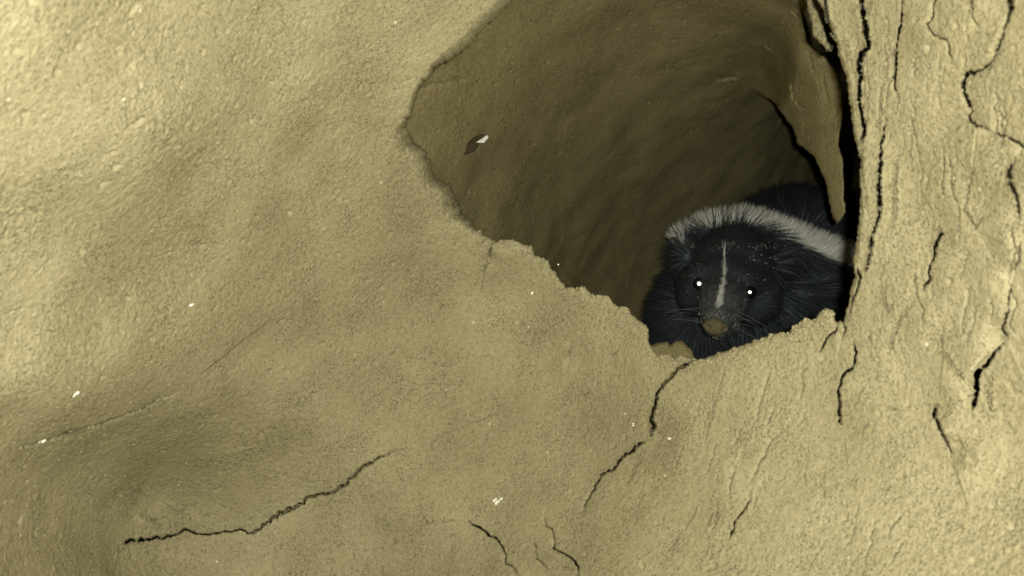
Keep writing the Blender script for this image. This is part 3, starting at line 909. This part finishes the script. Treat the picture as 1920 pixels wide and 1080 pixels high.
# ---- nose pad, dusted with earth
M_NOSE = plain('dusty_nose', (0.150, 0.125, 0.062), 0.75, 0.25, 0, 0.25, 500)
loc, nr_ = hit(1342, 613)
b2 = bmesh.new()
bmesh.ops.create_icosphere(b2, subdivisions=4, radius=1.0)
for v in b2.verts:
    x, y, z = v.co
    if z < 0: x *= 1 + 0.10 * z
    z2 = z * (1.0 - 0.18 * abs(x) ** 2)
    dent = 0.0
    for sx in (-1, 1):                       # nostrils open to the sides
        rd = math.hypot((x - sx * .62) / .26, (z + .08) / .34)
        if y < 0 and rd < 1: dent += 0.55 * (1 - rd * rd)
    groove = 0.10 * math.exp(-(x / .08) ** 2) if (z < .1 and y < 0) else 0
    v.co = E_R * (x * .0088) + E_U * (z2 * .0062) + E_Y * ((y + dent + groove) * .0062)
m_ = bpy.data.meshes.new('nose'); b2.to_mesh(m_); b2.free()
for pl in m_.polygons: pl.use_smooth = True
no = bpy.data.objects.new('nose', m_); C.objects.link(no); m_.materials.append(M_NOSE)
no.location = loc + Vector((0, 0.0015, 0)) - skunk.location
no.parent = skunk

# ---- whiskers
M_WH = plain('whisker', (0.30, 0.31, 0.28), 0.4, 0.4)
def tube(pts, r0, r1, n=5):
    b = bmesh.new(); prev = None
    for k, p in enumerate(pts):
        dr = (pts[min(k + 1, len(pts) - 1)] - pts[max(k - 1, 0)]).normalized()
        a = dr.orthogonal().normalized(); c = dr.cross(a)
        rad = r0 + (r1 - r0) * k / (len(pts) - 1)
        ring = [b.verts.new(p + a * (rad * math.cos(6.2832 * s_ / n)) + c * (rad * math.sin(6.2832 * s_ / n))) for s_ in range(n)]
        if prev:
            for s_ in range(n): b.faces.new((prev[s_], prev[(s_ + 1) % n], ring[(s_ + 1) % n], ring[s_]))
        prev = ring
    m = bpy.data.meshes.new('tube'); b.to_mesh(m); b.free()
    for pl in m.polygons: pl.use_smooth = True
    return m
rw = random.Random(5)
for s_, starts in ((-1, [(1313, 584), (1309, 590), (1314, 598), (1318, 606), (1310, 578)]), (1, [(1380, 590), (1384, 598), (1378, 606), (1386, 586), (1374, 614)])):
    for (px, py) in starts:
        loc, nr_ = hit(px, py)
        if loc is None: continue
        Ls = rw.uniform(.014, .026)
        dv = (E_R * s_ * 1.0 + E_U * rw.uniform(-.25, .15) + E_Y * rw.uniform(-.05, .25)).normalized()
        pts = [loc + dv * (Ls * t_ / 5) - Vector((0, 0, 1)) * (.15 * Ls * (t_ / 5) ** 2) for t_ in range(6)]
        m_ = tube(pts, .00011, .00004, 4); m_.name = 'whisker'
        link('whisker', m_, M_WH, skunk)

# ---- crumbs of earth clinging to the face
def crumb_mesh(specs, seed, sub=1):
    """specs: (centre, radius) -> one mesh of lumpy grains"""
    rg = random.Random(seed)
    b = bmesh.new()
    for c, rad in specs:
        g = bmesh.ops.create_icosphere(b, subdivisions=sub, radius=1.0)
        sx, sy, sz = rg.uniform(.7, 1.3), rg.uniform(.6, 1.1), rg.uniform(.6, 1.2)
        for v in g['verts']:
            k = rg.uniform(.78, 1.2)
            v.co = c + Vector((v.co.x * sx, v.co.y * sy, v.co.z * sz)) * (rad * k)
    m = bpy.data.meshes.new('crumbs'); b.to_mesh(m); b.free()
    return m
M_DUST = plain('dust_grain', (0.20, 0.195, 0.155), 0.95, 0.1)
sp = []
rw = random.Random(15)
for cxp, cyp, sx_, sy_, n_ in ((1364, 466, 16, 7, 26), (1305, 470, 9, 8, 9), (1420, 472, 30, 7, 26), (1425, 490, 28, 16, 22), (1316, 505, 8, 12, 8), (1395, 525, 25, 8, 12),
                               (1322, 598, 14, 12, 34), (1370, 608, 18, 12, 34), (1345, 590, 25, 8, 24), (1345, 628, 20, 4, 14), (1462, 475, 10, 4, 6), (1340, 540, 40, 40, 14), (1480, 540, 60, 50, 12)):
    for _ in range(n_):
        loc, nr_ = hit(rw.gauss(cxp, sx_ * .6), rw.gauss(cyp, sy_ * .6))
        if loc is None or loc.y > .66: continue
        dnn = (loc - P(1344, 612, .545)).length
        off = np.interp(dnn, [0, .03, .07, .1], [.0012, .002, .004, .007])
        sp.append((loc + nr_ * float(off), rw.uniform(.00025, .00070)))
link('dirt_specks', crumb_mesh(sp, 3), M_DUST, skunk, kind='stuff')

# ================================================================== loose soil grains lying on the wall
sp = []
for k in range(2600):
    px, py = rng.uniform(-10, 1930), rng.uniform(-10, 1090)
    i = int(np.searchsorted(gx, px)); j = int(np.searchsorted(gy, py))
    i = min(i, NX - 1); j = min(j, NY - 1)
    if S[j, i] < 3: continue
    sp.append((Vector(V[j, i]), float(rng.uniform(.00022, .00055) * (0.7 + V[j, i][1]))))
for k in range(500):     # crumbs along the broken rim
    px, py = HOLE[int(rng.integers(14, 56))]
    px += rng.normal(0, 14); py += abs(rng.normal(0, 7))
    i = min(int(np.searchsorted(gx, px)), NX - 1); j = min(int(np.searchsorted(gy, py)), NY - 1)
    if not (1 < S[j, i] < 22): continue
    sp.append((Vector(V[j, i]), float(rng.uniform(.0004, .0012))))
link('soil_crumbs', crumb_mesh(sp, 9), M_EARTH, kind='stuff', label='loose soil grains clinging to the burrow wall', cat='soil')

# ================================================================== pale flecks and the fragment in the chamber wall
M_FLECK = plain('pale_fleck', (0.82, 0.80, 0.66), 0.7, 0.3, 0, 0.08, 900)
def fleck(px, py, lobes, label):
    p, n_ = wall_depth(px, py)
    p = Vector(p); d = p.y
    s_ = d / F
    specs = []
    b = bmesh.new()
    rg = random.Random(int(px))
    for (ox, oy, rad) in lobes:
        g = bmesh.ops.create_icosphere(b, subdivisions=2, radius=1.0)
        cc = Vector((ox * s_, -0.0003, -oy * s_))
        for v in g['verts']:
            k = rg.uniform(.75, 1.25)
            v.co = cc + Vector((v.co.x * rad * s_, v.co.y * rad * s_ * .6, v.co.z * rad * s_)) * k
    m = bpy.data.meshes.new('pale_fleck'); b.to_mesh(m); b.free()
    o = link('pale_fleck', m, M_FLECK, label=label, cat='fleck', group='pale flecks stuck to the burrow wall')
    o.location = p
    return o
fleck(933, 942, [(-7, -3, 2.6), (-3, -6, 2.4), (-2, 0, 2.8), (2, -2, 2.4), (6, -6, 2.2), (8, -8, 1.8), (0, 5, 3.0), (-1, 9, 2.0), (-4, 3, 1.6)], 'cluster of pale flecks on the floor above a forked crack')
fleck(142, 738, [(-5, 0, 2.6), (-3, 4, 2.8), (0, 1, 2.2), (4, -1, 2.6), (6, -3, 2.2), (-6, -3, 1.6)], 'bright white fleck on the left bulge above the ledge')
fleck(355, 571, [(-4, 0, 2.4), (1, 1, 2.8), (5, -1, 2.0)], 'small pale fleck high on the left bulge')
fleck(78, 828, [(-4, 1, 3.2), (1, -1, 3.4), (5, -3, 2.4)], 'pale grain wedged in the ledge of the left bulge')
fleck(1187, 796, [(0, -3, 1.6), (0, 1, 1.6), (1, 4, 1.2)], 'thin pale fleck left of the crack below the opening')
fleck(1252, 820, [(-2, 0, 2.0), (2, 0, 2.2)], 'pale fleck on the bank right of the crack')
fleck(1046, 495, [(0, 0, 1.6)], 'tiny pale grain just under the ragged rim')
fleck(998, 549, [(0, 0, 2.4), (0, -2, 1.6)], 'pale grain below the ragged rim of the opening')

M_FB = plain('fragment_brown', (0.060, 0.046, 0.020), 0.8, 0.2, 0, 0.3, 600)
M_FW = plain('fragment_white', (0.78, 0.76, 0.68), 0.7, 0.3, 0, 0.06, 600)
def chamber_pt(px, py):
    best = None
    i = min(int(np.searchsorted(cx_, px)), len(cx_) - 1); j = min(int(np.searchsorted(cy_, py)), len(cy_) - 1)
    a = Vector(VC[j, i])
    i2 = min(int(np.searchsorted(gx, px)), NX - 1); j2 = min(int(np.searchsorted(gy, py)), NY - 1)
    if Scut[j2, i2] > 0:
        b = Vector(V[j2, i2])
        if b.y < a.y: return b
    return a
def flat_piece(outline, thick, mat, name, parent, c, s_):
    b = bmesh.new()
    n = len(outline)
    cxm = sum(o[0] for o in outline) / n; cym = sum(o[1] for o in outline) / n
    rg = random.Random(3)
    f = [b.verts.new(((x - 895) * s_, rg.uniform(-.0003, .0003), -(y - 270) * s_)) for x, y in outline]
    k = [b.verts.new(((x - 895) * s_, thick, -(y - 270) * s_)) for x, y in outline]
    ft_ = b.verts.new(((cxm - 895) * s_, -thick * .9, -(cym - 270) * s_))
    for i in range(n):
        j = (i + 1) % n
        b.faces.new((f[i], f[j], ft_)); b.faces.new((f[j], f[i], k[i], k[j]))
    b.faces.new(k)
    bmesh.ops.recalc_face_normals(b, faces=b.faces)
    m = bpy.data.meshes.new(name); b.to_mesh(m); b.free(); m.materials.append(mat)
    o = bpy.data.objects.new(name, m); C.objects.link(o); o.parent = parent
    return o
cp = chamber_pt(893, 270)
fr = bpy.data.objects.new('bark_fragment', None); C.objects.link(fr)
fr.location = cp * 0.988 + Vector((0, 0, CAMZ)) * 0.012
fr['label'] = 'dark brown scrap with a white tip stuck in the chamber wall'
fr['category'] = 'fragment'
s_ = cp.y / F
flat_piece([(868, 276), (872, 270), (880, 266), (888, 262), (898, 256), (908, 252), (918, 254), (908, 262), (903, 270), (900, 276), (892, 284), (882, 287), (876, 292), (876, 282)], .003, M_FB, 'shell', fr, cp, s_)
tip = flat_piece([(899, 269), (904, 265), (909, 262), (914, 258), (920, 256), (921, 261), (917, 265), (913, 270), (905, 270)], .0015, M_FW, 'white_tip', fr, cp, s_)
tip.location = (0, -0.0032, 0)
